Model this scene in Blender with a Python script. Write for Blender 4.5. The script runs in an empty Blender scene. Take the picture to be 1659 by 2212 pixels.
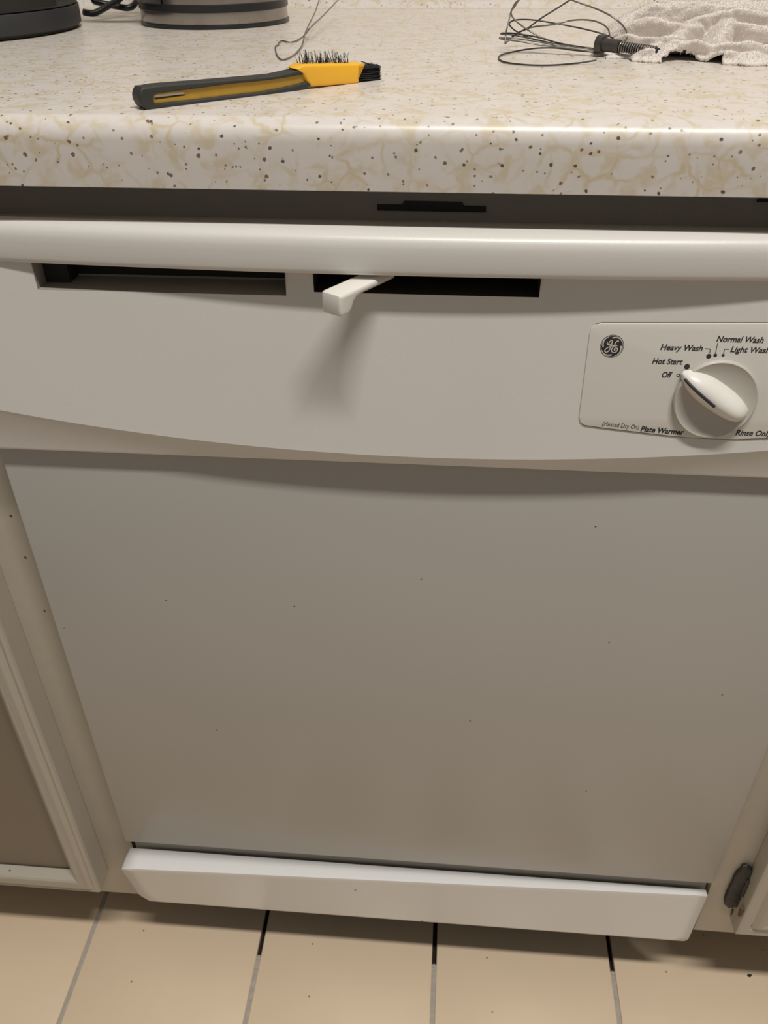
import bpy, bmesh, math, random
from mathutils import Vector, Matrix
random.seed(7)
C = bpy.context.scene.collection
SC = bpy.context.scene

# ---------------------------------------------------------------- camera
cam_data = bpy.data.cameras.new('camera')
cam_data.sensor_fit = 'VERTICAL'
cam_data.sensor_height = 36.0
cam_data.sensor_width = 27.0
cam_data.lens = 29.29
cam_data.clip_start = 0.01
cam = bpy.data.objects.new('camera', cam_data)
C.objects.link(cam)
RT = Vector((0.99665178, 0.08151885, -0.00631655))
UP = Vector((-0.04243356, 0.58173348, 0.81227184))
FW = Vector((-0.06989002, 0.80928415, -0.58324485))
m = Matrix.Identity(4)
for i in range(3):
    m[i][0] = RT[i]; m[i][1] = UP[i]; m[i][2] = -FW[i]
m[0][3], m[1][3], m[2][3] = 0.0157, -0.4848, 0.9985
cam.matrix_world = m
cam_data.dof.use_dof = True
cam_data.dof.focus_distance = 0.60
cam_data.dof.aperture_fstop = 14.0
SC.camera = cam

# ---------------------------------------------------------------- light, world, exposure
world = bpy.data.worlds.new('world')
SC.world = world
world.use_nodes = True
bg = world.node_tree.nodes['Background']
bg.inputs['Color'].default_value = (1.0, 0.94, 0.85, 1)
bg.inputs['Strength'].default_value = 0.195
ld = bpy.data.lights.new('ceiling_lamp', 'AREA')
ld.shape = 'RECTANGLE'
ld.size = 1.10; ld.size_y = 0.15
ld.energy = 54
ld.color = (1.0, 0.965, 0.905)
lamp = bpy.data.objects.new('ceiling_lamp', ld)
lamp.location = (0.40, -0.71, 3.00)
C.objects.link(lamp)
SC.view_settings.view_transform = 'Standard'
SC.view_settings.look = 'None'
SC.view_settings.exposure = 0.0
SC.view_settings.gamma = 1.0
SC.view_settings.use_curve_mapping = False


# ---------------------------------------------------------------- helpers
def lin(r, g, b):
    f = lambda c: ((c / 255) / 12.92 if c / 255 <= 0.04045 else (((c / 255) + 0.055) / 1.055) ** 2.4)
    return (f(r), f(g), f(b), 1)


def mat(name, col, rough=0.5, metal=0.0, noise=0.0, scale=40.0, bump=0.0, bscale=300.0, spec=0.5, specks=None, sheen=0.0, coat=0.0):
    """Principled material with a mottled colour, optional fine relief and sparse specks (cell size, chance, colour)."""
    mm = bpy.data.materials.new(name)
    mm.use_nodes = True
    nt = mm.node_tree; N = nt.nodes; L = nt.links
    p = N['Principled BSDF']
    p.inputs['Base Color'].default_value = col
    p.inputs['Roughness'].default_value = rough
    p.inputs['Metallic'].default_value = metal
    p.inputs['Specular IOR Level'].default_value = spec
    p.inputs['Sheen Weight'].default_value = sheen
    p.inputs['Coat Weight'].default_value = coat
    tc = N.new('ShaderNodeTexCoord')
    out = None
    if noise:
        n = N.new('ShaderNodeTexNoise'); n.inputs['Scale'].default_value = scale; n.inputs['Detail'].default_value = 4
        L.new(tc.outputs['Object'], n.inputs['Vector'])
        mx = N.new('ShaderNodeMix'); mx.data_type = 'RGBA'
        mx.inputs[6].default_value = tuple(c * (1 - noise) for c in col[:3]) + (1,)
        mx.inputs[7].default_value = tuple(min(1, c * (1 + noise)) for c in col[:3]) + (1,)
        L.new(n.outputs['Fac'], mx.inputs[0])
        out = mx.outputs[2]
    if specks:
        vo = N.new('ShaderNodeTexVoronoi'); vo.inputs['Scale'].default_value = specks[0]
        vo.voronoi_dimensions = '2D'
        sx_ = N.new('ShaderNodeSeparateXYZ'); L.new(tc.outputs['Object'], sx_.inputs[0])
        cb = N.new('ShaderNodeCombineXYZ'); L.new(sx_.outputs['X'], cb.inputs['X'])
        ad_ = N.new('ShaderNodeMath'); ad_.operation = 'ADD'; L.new(sx_.outputs['Z'], ad_.inputs[0]); L.new(sx_.outputs['Y'], ad_.inputs[1]); L.new(ad_.outputs[0], cb.inputs['Y'])
        L.new(cb.outputs[0], vo.inputs['Vector'])
        lt = N.new('ShaderNodeMath'); lt.operation = 'LESS_THAN'; lt.inputs[1].default_value = specks[3]
        L.new(vo.outputs['Distance'], lt.inputs[0])
        sp = N.new('ShaderNodeSeparateColor'); L.new(vo.outputs['Color'], sp.inputs[0])
        l2 = N.new('ShaderNodeMath'); l2.operation = 'LESS_THAN'; l2.inputs[1].default_value = specks[1]
        L.new(sp.outputs[0], l2.inputs[0])
        mu = N.new('ShaderNodeMath'); mu.operation = 'MULTIPLY'
        L.new(lt.outputs[0], mu.inputs[0]); L.new(l2.outputs[0], mu.inputs[1])
        m2 = N.new('ShaderNodeMix'); m2.data_type = 'RGBA'
        L.new(mu.outputs[0], m2.inputs[0])
        if out is None:
            m2.inputs[6].default_value = col
        else:
            L.new(out, m2.inputs[6])
        m2.inputs[7].default_value = specks[2]
        out = m2.outputs[2]
    if out is not None:
        L.new(out, p.inputs['Base Color'])
    if bump:
        n2 = N.new('ShaderNodeTexNoise'); n2.inputs['Scale'].default_value = bscale; n2.inputs['Detail'].default_value = 3
        L.new(tc.outputs['Object'], n2.inputs['Vector'])
        b = N.new('ShaderNodeBump'); b.inputs['Strength'].default_value = bump; b.inputs['Distance'].default_value = 0.001
        L.new(n2.outputs['Fac'], b.inputs['Height']); L.new(b.outputs['Normal'], p.inputs['Normal'])
    return mm


def obj(name, verts, faces, material, parent=None, smooth=False, uvs=None):
    me = bpy.data.meshes.new(name)
    me.from_pydata([tuple(v) for v in verts], [], faces)
    if uvs is not None:
        ul = me.uv_layers.new(name='UVMap')
        for lp in me.loops:
            ul.data[lp.index].uv = uvs[lp.vertex_index]
    if smooth:
        for p in me.polygons:
            p.use_smooth = True
    me.materials.append(material)
    o = bpy.data.objects.new(name, me)
    C.objects.link(o)
    if parent is not None:
        o.parent = parent
        o.matrix_parent_inverse = world_of(parent).inverted()
    return o


def world_of(o):
    mw = o.matrix_basis.copy()
    p = o
    while p.parent is not None:
        mw = p.parent.matrix_basis @ p.matrix_parent_inverse @ mw if False else (p.parent.matrix_basis @ p.matrix_parent_inverse @ mw)
        p = p.parent
    return mw


def from_bm(name, bm, material, parent=None, smooth=False):
    bmesh.ops.recalc_face_normals(bm, faces=bm.faces)
    vs = [v.co.copy() for v in bm.verts]
    bm.verts.index_update()
    fs = [[v.index for v in f.verts] for f in bm.faces]
    bm.free()
    o = obj(name, vs, fs, material, parent, smooth)
    return o


def auto(o, ang=35):
    """Smooth shading that keeps edges sharper than ang."""
    me = o.data
    for p in me.polygons:
        p.use_smooth = True
    me.set_sharp_from_angle(angle=math.radians(ang))
    return o


def tag(o, label=None, cat=None, group=None, kind=None):
    if label: o['label'] = label
    if cat: o['category'] = cat
    if group: o['group'] = group
    if kind: o['kind'] = kind
    return o


def empty(name, loc):
    o = bpy.data.objects.new(name, None)
    o.empty_display_size = 0.02
    o.location = loc
    C.objects.link(o)
    return o


def box_bm(x0, x1, y0, y1, z0, z1, bev=0.0, seg=2, bm=None):
    b = bmesh.new()
    vs = [b.verts.new((x, y, z)) for x in (x0, x1) for y in (y0, y1) for z in (z0, z1)]
    for f in ((0, 1, 3, 2), (4, 6, 7, 5), (0, 4, 5, 1), (2, 3, 7, 6), (0, 2, 6, 4), (1, 5, 7, 3)):
        b.faces.new([vs[i] for i in f])
    bmesh.ops.recalc_face_normals(b, faces=b.faces)
    if bev:
        bmesh.ops.bevel(b, geom=list(b.edges), offset=bev, segments=seg, profile=0.5, affect='EDGES')
    if bm is not None:
        me = bpy.data.meshes.new('tmp'); b.to_mesh(me); b.free(); bm.from_mesh(me); bpy.data.meshes.remove(me)
        return bm
    return b


def box(name, x0, x1, y0, y1, z0, z1, material, parent=None, bev=0.0, seg=2):
    return auto(from_bm(name, box_bm(x0, x1, y0, y1, z0, z1, bev, seg), material, parent))


def lathe(name, prof, material, parent=None, n=64, axis='Z', at=(0, 0, 0), ang=40):
    """prof: (radius, height) pairs; axis Z goes up, axis Y- comes out of a front panel."""
    vs = []; fs = []
    k = len(prof)
    for i in range(n):
        a = 2 * math.pi * i / n
        for r, h in prof:
            if axis == 'Z':
                vs.append((at[0] + r * math.cos(a), at[1] + r * math.sin(a), at[2] + h))
            else:
                zz = at[2] + r * math.sin(a); vs.append((at[0] + r * math.cos(a), fy(zz) - h, zz))
    for i in range(n):
        j = (i + 1) % n
        for q in range(k - 1):
            fs.append((i * k + q, j * k + q, j * k + q + 1, i * k + q + 1))
    bm = bmesh.new()
    bv = [bm.verts.new(v) for v in vs]
    for f in fs:
        bm.faces.new([bv[t] for t in f])
    bmesh.ops.remove_doubles(bm, verts=bm.verts, dist=1e-6)
    return auto(from_bm(name, bm, material, parent), ang)


def tube_bm(bm, pts, r, n=8, closed=False, rfun=None):
    pts = [Vector(p) for p in pts]
    k = len(pts)
    rings = []
    prev = None
    for i, p in enumerate(pts):
        if closed:
            t = pts[(i + 1) % k] - pts[i - 1]
        else:
            t = pts[min(i + 1, k - 1)] - pts[max(i - 1, 0)]
        t.normalize()
        if prev is None:
            a = Vector((0, 0, 1)) if abs(t.z) < 0.9 else Vector((1, 0, 0))
            u = t.cross(a).normalized()
        else:
            u = (prev - t * prev.dot(t)).normalized()
        prev = u
        w = t.cross(u)
        rr = r if rfun is None else rfun(i / max(1, k - 1)) * r
        rings.append([bm.verts.new(p + (u * math.cos(2 * math.pi * q / n) + w * math.sin(2 * math.pi * q / n)) * rr) for q in range(n)])
    for i in range(k if closed else k - 1):
        a, b = rings[i], rings[(i + 1) % k]
        for q in range(n):
            bm.faces.new((a[q], a[(q + 1) % n], b[(q + 1) % n], b[q]))
    if not closed:
        bm.faces.new(rings[0]); bm.faces.new(rings[-1])
    return bm


def spline(pts, per=6, closed=False):
    """Catmull-Rom through the points."""
    P = [Vector(p) for p in pts]
    k = len(P); out = []
    for i in range(k if closed else k - 1):
        p0 = P[i - 1] if (closed or i > 0) else P[0]
        p1 = P[i]; p2 = P[(i + 1) % k]
        p3 = P[(i + 2) % k] if (closed or i + 2 < k) else P[-1]
        for s in range(per):
            t = s / per
            out.append(0.5 * ((2 * p1) + (p2 - p0) * t + (2 * p0 - 5 * p1 + 4 * p2 - p3) * t * t + (3 * p1 - p0 - 3 * p2 + p3) * t ** 3))
    if not closed:
        out.append(P[-1])
    return out


def tube(name, pts, r, material, parent=None, n=8, per=6, closed=False, rfun=None):
    bm = bmesh.new()
    tube_bm(bm, spline(pts, per, closed), r, n, closed, rfun)
    return auto(from_bm(name, bm, material, parent), 60)


def plate(name, loops, material, frame, d0, d1, parent=None, bev=0.0, smooth_pts=False):
    """Filled outline (first loop, later loops are holes) in the plane of frame=(origin, axis_u, axis_v), from depth d0 to d1 along u x v."""
    cu = bpy.data.curves.new(name, 'CURVE')
    cu.dimensions = '2D'; cu.fill_mode = 'BOTH'
    cu.extrude = abs(d1 - d0) / 2 - bev
    cu.bevel_depth = bev; cu.bevel_resolution = 2
    cu.offset = -bev
    for lp in loops:
        s = cu.splines.new('POLY')
        s.points.add(len(lp) - 1)
        for i, (a, b) in enumerate(lp):
            s.points[i].co = (a, b, 0, 1)
        s.use_cyclic_u = True
    t = bpy.data.objects.new('tmp', cu)
    C.objects.link(t)
    dg = bpy.context.evaluated_depsgraph_get()
    me = bpy.data.meshes.new_from_object(t.evaluated_get(dg))
    bpy.data.objects.remove(t); bpy.data.curves.remove(cu)
    O, U, V = (Vector(q) for q in frame)
    W = U.cross(V)
    mid = (d0 + d1) / 2
    bm = bmesh.new(); bm.from_mesh(me); bpy.data.meshes.remove(me)
    bmesh.ops.remove_doubles(bm, verts=bm.verts, dist=1e-6)
    for v in bm.verts:
        v.co = O + U * v.co.x + V * v.co.y + W * (v.co.z + mid)
    return auto(from_bm(name, bm, material, parent), 40)


# the console face leans back a little: y of its plane at height z
def fy(z):
    return -0.0118 + (z - 0.7043) * 0.113


def console(off=0.0):
    return ((0, fy(0.0) - off, 0), (1, 0, 0), (0, 0.113, 1))


# front-facing frame: u = +x, v = +z, depth (u x v) = -y, towards the viewer
def front(y=0.0):
    return ((0, y, 0), (1, 0, 0), (0, 0, 1))


def lettering(text, x0, x1, z, y, material, parent, shear=0.22, bold=0.0, cap=0.0037, slope=0.0, name='lettering'):
    cu = bpy.data.curves.new('tmp', 'FONT')
    cu.body = text; cu.size = 1.0; cu.shear = shear; cu.offset = bold; cu.extrude = 0.0
    cu.resolution_u = 4
    t = bpy.data.objects.new('tmp', cu); C.objects.link(t)
    dg = bpy.context.evaluated_depsgraph_get()
    me = bpy.data.meshes.new_from_object(t.evaluated_get(dg))
    bpy.data.objects.remove(t); bpy.data.curves.remove(cu)
    xs = [v.co.x for v in me.vertices]
    a, b = min(xs), max(xs)
    sx = (x1 - x0) / (b - a); sz = cap / 0.70
    vs = []
    for v in me.vertices:
        zz = z + v.co.y * sz + (v.co.x - a) * sx * slope
        vs.append((x0 + (v.co.x - a) * sx, fy(zz) - y, zz))
    fs = [tuple(p.vertices) for p in me.polygons]
    bpy.data.meshes.remove(me)
    return obj(name, vs, fs, material, parent)


# ---------------------------------------------------------------- materials
def laminate():
    mm = bpy.data.materials.new('speckled_laminate'); mm.use_nodes = True
    nt = mm.node_tree; N = nt.nodes; L = nt.links
    p = N['Principled BSDF']
    uv = N.new('ShaderNodeUVMap'); uv.uv_map = 'UVMap'
    def noise(scale, det, src=None, dist=0.0):
        n = N.new('ShaderNodeTexNoise'); n.inputs['Scale'].default_value = scale; n.inputs['Detail'].default_value = det
        n.inputs['Distortion'].default_value = dist
        L.new(src or uv.outputs[0], n.inputs['Vector']); return n
    def ramp(src, stops):
        r = N.new('ShaderNodeValToRGB')
        e = r.color_ramp.elements
        while len(e) < len(stops): e.new(0.5)
        for k, (pos, c) in enumerate(stops):
            e[k].position = pos; e[k].color = c
        L.new(src, r.inputs[0]); return r
    def mix(f, a, b):
        x = N.new('ShaderNodeMix'); x.data_type = 'RGBA'
        L.new(f, x.inputs[0])
        for s, k in ((a, 6), (b, 7)):
            if isinstance(s, tuple): x.inputs[k].default_value = s
            else: L.new(s, x.inputs[k])
        return x.outputs[2]
    def math_(op, a, b):
        x = N.new('ShaderNodeMath'); x.operation = op
        for s, k in ((a, 0), (b, 1)):
            if isinstance(s, (int, float)): x.inputs[k].default_value = s
            else: L.new(s, x.inputs[k])
        return x.outputs[0]
    # warped coordinates for the vein network
    wn = noise(55, 3)
    ad = N.new('ShaderNodeVectorMath'); ad.operation = 'MULTIPLY_ADD'
    L.new(wn.outputs['Color'], ad.inputs[0]); ad.inputs[1].default_value = (0.022, 0.022, 0); L.new(uv.outputs[0], ad.inputs[2])
    ve = N.new('ShaderNodeTexVoronoi'); ve.feature = 'DISTANCE_TO_EDGE'; ve.voronoi_dimensions = '2D'; ve.inputs['Scale'].default_value = 62
    L.new(ad.outputs[0], ve.inputs['Vector'])
    veins = ramp(ve.outputs['Distance'], [(0.0, (1, 1, 1, 1)), (0.04, (.7, .7, .7, 1)), (0.12, (0, 0, 0, 1))])
    gate = ramp(noise(30, 3).outputs['Fac'], [(0.42, (0, 0, 0, 1)), (0.60, (1, 1, 1, 1))])
    vm = math_('MULTIPLY', veins.outputs[0], gate.outputs[0])
    blot = ramp(noise(75, 5, dist=0.6).outputs['Fac'], [(0.52, (0, 0, 0, 1)), (0.64, (1, 1, 1, 1))])
    tan = math_('MAXIMUM', vm, math_('MULTIPLY', blot.outputs[0], 0.7))
    tan = math_('MULTIPLY', tan, 0.85)
    base = mix(noise(45, 2).outputs['Fac'], BASE_A, BASE_B)
    c = mix(tan, base, TAN)
    for sc, rad, chance, col in ((150, 0.115, 0.15, lin(66, 56, 50)), (110, 0.105, 0.14, lin(112, 84, 64)), (230, 0.15, 0.12, lin(130, 114, 94))):
        vo = N.new('ShaderNodeTexVoronoi'); vo.voronoi_dimensions = '2D'; vo.inputs['Scale'].default_value = sc
        w2 = noise(400, 2)
        a2 = N.new('ShaderNodeVectorMath'); a2.operation = 'MULTIPLY_ADD'
        L.new(w2.outputs['Color'], a2.inputs[0]); a2.inputs[1].default_value = (0.0016, 0.0016, 0); L.new(uv.outputs[0], a2.inputs[2])
        L.new(a2.outputs[0], vo.inputs['Vector'])
        sp = N.new('ShaderNodeSeparateColor'); L.new(vo.outputs['Color'], sp.inputs[0])
        rr = math_('MULTIPLY', math_('ADD', sp.outputs[1], 0.35), rad)
        f = math_('MULTIPLY', math_('LESS_THAN', vo.outputs['Distance'], rr), math_('LESS_THAN', sp.outputs[0], chance))
        c = mix(math_('MULTIPLY', f, 0.9), c, col)
    L.new(c, p.inputs['Base Color'])
    p.inputs['Roughness'].default_value = 0.33
    return mm


BASE_A, BASE_B, TAN = lin(214, 206, 198), lin(226, 220, 216), lin(204, 187, 150)
M_LAM = laminate()
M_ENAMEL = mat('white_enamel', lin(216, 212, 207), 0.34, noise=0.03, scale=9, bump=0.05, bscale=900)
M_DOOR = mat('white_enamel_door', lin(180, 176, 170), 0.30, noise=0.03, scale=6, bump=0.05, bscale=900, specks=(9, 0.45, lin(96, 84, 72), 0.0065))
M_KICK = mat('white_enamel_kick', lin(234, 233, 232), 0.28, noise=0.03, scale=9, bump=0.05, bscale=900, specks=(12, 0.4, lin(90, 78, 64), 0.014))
M_PLASTIC = mat('white_plastic', lin(228, 224, 217), 0.36, noise=0.02, scale=30)
M_PLATE = mat('panel_plastic', lin(218, 214, 206), 0.36, noise=0.02, scale=20)
M_GREYPL = mat('grey_dial_plastic', lin(192, 187, 178), 0.36, noise=0.03, scale=60)
M_RECESS = mat('recess_plastic', lin(150, 145, 136), 0.6, noise=0.05, scale=30)
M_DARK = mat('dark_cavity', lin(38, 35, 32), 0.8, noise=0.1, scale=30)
M_BLACK = mat('black_metal', lin(30, 29, 28), 0.6, noise=0.1, scale=80)
M_INK = mat('charcoal_ink', lin(44, 44, 50), 0.6, noise=0.05, scale=200)
M_LOGO = mat('logo_black', lin(46, 45, 46), 0.45, noise=0.05, scale=200)
M_LOGOW = mat('logo_silver', lin(214, 208, 200), 0.35, noise=0.03, scale=200)
M_SEAM = mat('dark_brown_seam', lin(104, 88, 70), 0.8, noise=0.3, scale=120)  # dark brown for the outline groove around the control panel
M_PAINT = mat('cream_cabinet_paint', lin(182, 174, 160), 0.38, noise=0.05, scale=14, bump=0.25, bscale=70, specks=(18, 0.3, lin(84, 68, 52), 0.022))
M_FIELD = mat('darker_door_field', lin(134, 121, 104), 0.5, noise=0.05, scale=14, bump=0.2, bscale=70)  # door field given a darker tone than its frame
M_TOE = mat('toe_board_dark', lin(58, 47, 38), 0.8, noise=0.2, scale=20)
M_TILE = mat('beige_ceramic_tile', lin(226, 204, 176), 0.30, noise=0.06, scale=10, bump=0.08, bscale=60, specks=(14, 0.5, lin(120, 98, 74), 0.014))
M_GROUT = mat('grey_grout', lin(176, 168, 158), 0.9, noise=0.22, scale=160, bump=0.6, bscale=500)
M_BED = mat('dark_joint_bed', lin(34, 27, 21), 0.95, noise=0.3, scale=150)
M_WALL = mat('painted_wall', lin(226, 214, 192), 0.7, noise=0.03, scale=20, bump=0.1, bscale=200)
M_RUBBER = mat('black_rubber', lin(52, 51, 48), 0.55, noise=0.1, scale=300, bump=0.2, bscale=1500)
M_YELLOW = mat('yellow_plastic', lin(246, 186, 50), 0.36, noise=0.03, scale=60)
M_YELLOW_SHADE = mat('shaded_yellow_plastic', lin(186, 146, 50), 0.5, noise=0.18, scale=120)  # darker copy of the yellow, with the channel's shade in its colour
M_BRIST = mat('black_bristle', lin(26, 25, 25), 0.5, noise=0.1, scale=500)
M_STEEL = mat('brushed_steel', lin(158, 152, 147), 0.26, 1.0, noise=0.30, scale=26)  # mottled colour stands in for varied reflections on the metal
M_WIRE = mat('grey_wire', lin(132, 126, 120), 0.42, 0.7, noise=0.15, scale=300)
M_DWIRE = mat('tarnished_steel', lin(84, 80, 77), 0.45, 0.6, noise=0.2, scale=400)
M_BLKPL = mat('black_plastic', lin(34, 34, 36), 0.35, noise=0.08, scale=60)
M_BLKPL2 = mat('matte_black_plastic', lin(50, 50, 51), 0.55, noise=0.08, scale=60)
M_TOWEL = mat('beige_terry', lin(230, 222, 215), 0.95, noise=0.10, scale=60, bump=0.8, bscale=900, spec=0.1, sheen=0.15)
M_RUST = mat('blackened_hinge', lin(58, 55, 51), 0.5, 0.3, noise=0.6, scale=240, bump=1.0, bscale=420)
M_RUST2 = mat('brown_rust', lin(104, 78, 52), 0.8, noise=0.4, scale=400)

# ---------------------------------------------------------------- floor: tiles, grout, bed
TS = 0.2068; TX0 = -0.3851; G = 0.0052
fl = obj('floor', [(-1.3, -1.3, -0.009), (1.3, -1.3, -0.009), (1.3, 0.68, -0.009), (-1.3, 0.68, -0.009)], [(0, 1, 2, 3)], M_BED)
tag(fl, 'beige ceramic tile floor with grey grout lines partly missing', kind='structure')
tile_bm = box_bm(-(TS - G) / 2, (TS - G) / 2, -(TS - G) / 2, (TS - G) / 2, -0.009, 0.0, 0.0012, 2)
tile_mesh = None
TY0 = -0.125 - 5 * TS
for i in range(-4, 8):
    for j in range(0, 8):
        x = TX0 + TS * (i + 0.5) ; y = TY0 + TS * (j + 0.5)
        if y - TS / 2 > 0.34 or abs(x) > 1.1: continue
        if tile_mesh is None:
            o = auto(from_bm('tile', tile_bm, M_TILE, fl)); tile_mesh = o.data
        else:
            o = bpy.data.objects.new('tile', tile_mesh); C.objects.link(o); o.parent = fl
        o.location = (x, y, random.uniform(-0.0002, 0.0002))
        o.rotation_euler = (random.uniform(-0.002, 0.002), random.uniform(-0.002, 0.002), 0)
# grout strips: along depth, crumbled away close to the dishwasher
ends = {0: 0.09, 1: -0.004, 2: 0.002, 3: 0.010}
for i in range(-3, 8):
    x = TX0 + TS * i
    if abs(x) > 1.05: continue
    y1 = ends.get(i, 0.03)
    n = 90
    vs = []; fs = []
    for k in range(n + 1):
        y = -1.0 + (y1 + 1.0) * k / n if k < 30 else None
        y = y1 - (1.0 + y1) * (1 - k / n) ** 2
        e = 1.0
        if k > n - 3: e = 0.55
        a = random.uniform(-0.0006, 0.0005); b = random.uniform(-0.0005, 0.0006)
        zz = -0.0012 + random.uniform(-0.0005, 0.0004)
        hw = G / 2 + 0.0004
        vs += [(x - hw * e + a, y, zz - 0.0007), (x + random.uniform(-.0008, .0008), y, zz), (x + hw * e + b, y, zz - 0.0007)]
    for k in range(n):
        for q in (0, 1):
            fs.append((3 * k + q, 3 * k + q + 1, 3 * k + q + 4, 3 * k + q + 3))
    k0 = len(vs)
    vs += [(vs[-3][0], y1 + 0.001, -0.009), (vs[-1][0], y1 + 0.001, -0.009)]
    fs.append((3 * n, 3 * n + 1, 3 * n + 2, k0 + 1, k0))
    obj('grout', vs, fs, M_GROUT, fl)
for j in range(1, 7):
    y = TY0 + TS * j
    if y > 0: continue
    obj('grout', [(-1.1, y - G / 2, -0.0016), (1.1, y - G / 2, -0.0016), (1.1, y + G / 2, -0.0016), (-1.1, y + G / 2, -0.0016)], [(0, 1, 2, 3)], M_GROUT, fl)

wb = box('wall_back', -1.3, 1.3, 0.684, 0.75, -0.009, 1.5, M_WALL)
tag(wb, 'plain cream wall rising behind the laminate backsplash', kind='structure')

# ---------------------------------------------------------------- countertop (one sheet of laminate over a core)
def sheet(name, prof, x0, x1, parent=None):
    nx = 24
    vs = []; fs = []; uvs = []
    s = 0.0; k = len(prof)
    S = [0.0]
    for a, b in zip(prof, prof[1:]):
        S.append(S[-1] + math.hypot(b[0] - a[0], b[1] - a[1]))
    for i in range(nx + 1):
        x = x0 + (x1 - x0) * i / nx
        for (y, z), t in zip(prof, S):
            vs.append((x, y, z)); uvs.append((x + 3.0, t + 1.0))
    for i in range(nx):
        for q in range(k - 1):
            fs.append((i * k + q, (i + 1) * k + q, (i + 1) * k + q + 1, i * k + q + 1))
    c0 = list(range(k)); c1 = [nx * k + q for q in range(k)]
    fs.append(tuple(c0)); fs.append(tuple(reversed(c1)))
    return auto(obj(name, vs, fs, M_LAM, parent, uvs=uvs), 40)

CZ = 0.9088
R = 0.0115
prof = [(0.06, 0.8721), (-0.0030, 0.8721)]
prof += [(-0.0032, 0.888)]
for k in range(0, 9):
    a = math.pi / 2 * k / 8
    prof.append((-0.0032 + R * (1 - math.cos(a)), CZ - R + R * math.sin(a)))
prof += [(0.10, CZ), (0.30, CZ), (0.50, CZ), (0.640, CZ), (0.640, 0.8721)]
ct = sheet('countertop', prof, -1.1, 1.1)
tag(ct, 'cream laminate countertop with tan veins and dark specks, rounded front edge', 'countertop')
bs = [(0.6395, CZ + 0.0001)]
cr = 0.022
for k in range(0, 7):
    a = math.pi / 2 * k / 6
    bs.append((0.6400 + cr * math.sin(a), CZ + 0.0004 + cr * (1 - math.cos(a))))
bs += [(0.662, 1.008), (0.666, 1.013), (0.683, 1.013), (0.683, CZ + 0.0001)]
spl = sheet('backsplash', bs, -1.1, 1.1)
tag(spl, 'low cream laminate backsplash strip coved up from the back of the countertop', 'backsplash')

# ---------------------------------------------------------------- dishwasher
dw = empty('dishwasher', (0, 0.15, 0))
tag(dw, 'white built-in dishwasher with a latch lever and round dial under the countertop', 'dishwasher')

def arc(x):
    return 0.7041 + 0.285 * x * x

SL = (-0.24232, -0.08515, 0.80904)
SR = (-0.06797, 0.06784, 0.81161)
xs = sorted(set([round(-0.3013 + 0.6026 * i / 48, 5) for i in range(49)] + [SL[0], SL[1], SR[0], SR[1]]))
rows = []
def col_pts(x):
    z = arc(x)
    h = z - 0.6944
    return [(0.003, 0.6945), (-0.0046, 0.6938), (-0.0054, 0.6940), (-0.0058, 0.6943 + 0.02 * h), (-0.0059, 0.6943 + 0.05 * h), (fy(z) + 0.0004, z - 0.0018), (fy(z) - 0.0003, z - 0.0002), (fy(z + .0060) - 0.0001, z + 0.0060), (fy(SL[2]), SL[2]), (fy(SR[2]), SR[2]), (fy(0.834), 0.834)]
vs = []; fs = []
K = 11
for x in xs:
    for (y, z) in col_pts(x):
        vs.append((x, y, z))
for i in range(len(xs) - 1):
    xm = (xs[i] + xs[i + 1]) / 2
    for q in range(K - 1):
        if SL[0] < xm < SL[1] and q >= 8: continue
        if SR[0] < xm < SR[1] and q >= 9: continue
        fs.append((i * K + q, (i + 1) * K + q, (i + 1) * K + q + 1, i * K + q + 1))
con = auto(obj('control_console', vs, fs, M_ENAMEL, dw), 30)
con['label'] = 'white console front with two slots and a curved lower edge'

def recess(x0, x1, z0, z1, depth, material, name):
    y0, y1 = fy(z0) + 0.0002, fy(z0) + depth
    v = [(x0, y0, z0), (x1, y0, z0), (x1, y0, z1), (x0, y0, z1), (x0, y1, z0), (x1, y1, z0), (x1, y1, z1), (x0, y1, z1)]
    return obj(name, v, [(0, 1, 5, 4), (1, 2, 6, 5), (2, 3, 7, 6), (3, 0, 4, 7), (4, 5, 6, 7)], material, con)
r1 = recess(SL[0], SL[1], SL[2], 0.834, 0.026, M_RECESS, 'vent_slot')
sy = fy(SL[2])
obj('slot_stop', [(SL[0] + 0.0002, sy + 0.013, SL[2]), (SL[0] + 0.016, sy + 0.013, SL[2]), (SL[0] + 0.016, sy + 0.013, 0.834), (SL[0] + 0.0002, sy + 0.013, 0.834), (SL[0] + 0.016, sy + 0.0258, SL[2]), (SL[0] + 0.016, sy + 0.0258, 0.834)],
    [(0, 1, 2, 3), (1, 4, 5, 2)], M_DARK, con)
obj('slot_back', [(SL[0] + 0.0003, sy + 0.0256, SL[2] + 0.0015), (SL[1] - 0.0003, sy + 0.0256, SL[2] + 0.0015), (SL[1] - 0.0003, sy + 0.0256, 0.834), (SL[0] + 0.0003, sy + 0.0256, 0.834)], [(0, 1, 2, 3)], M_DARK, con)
r2 = recess(SR[0], SR[1], SR[2], 0.834, 0.030, M_DARK, 'latch_slot')

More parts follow.
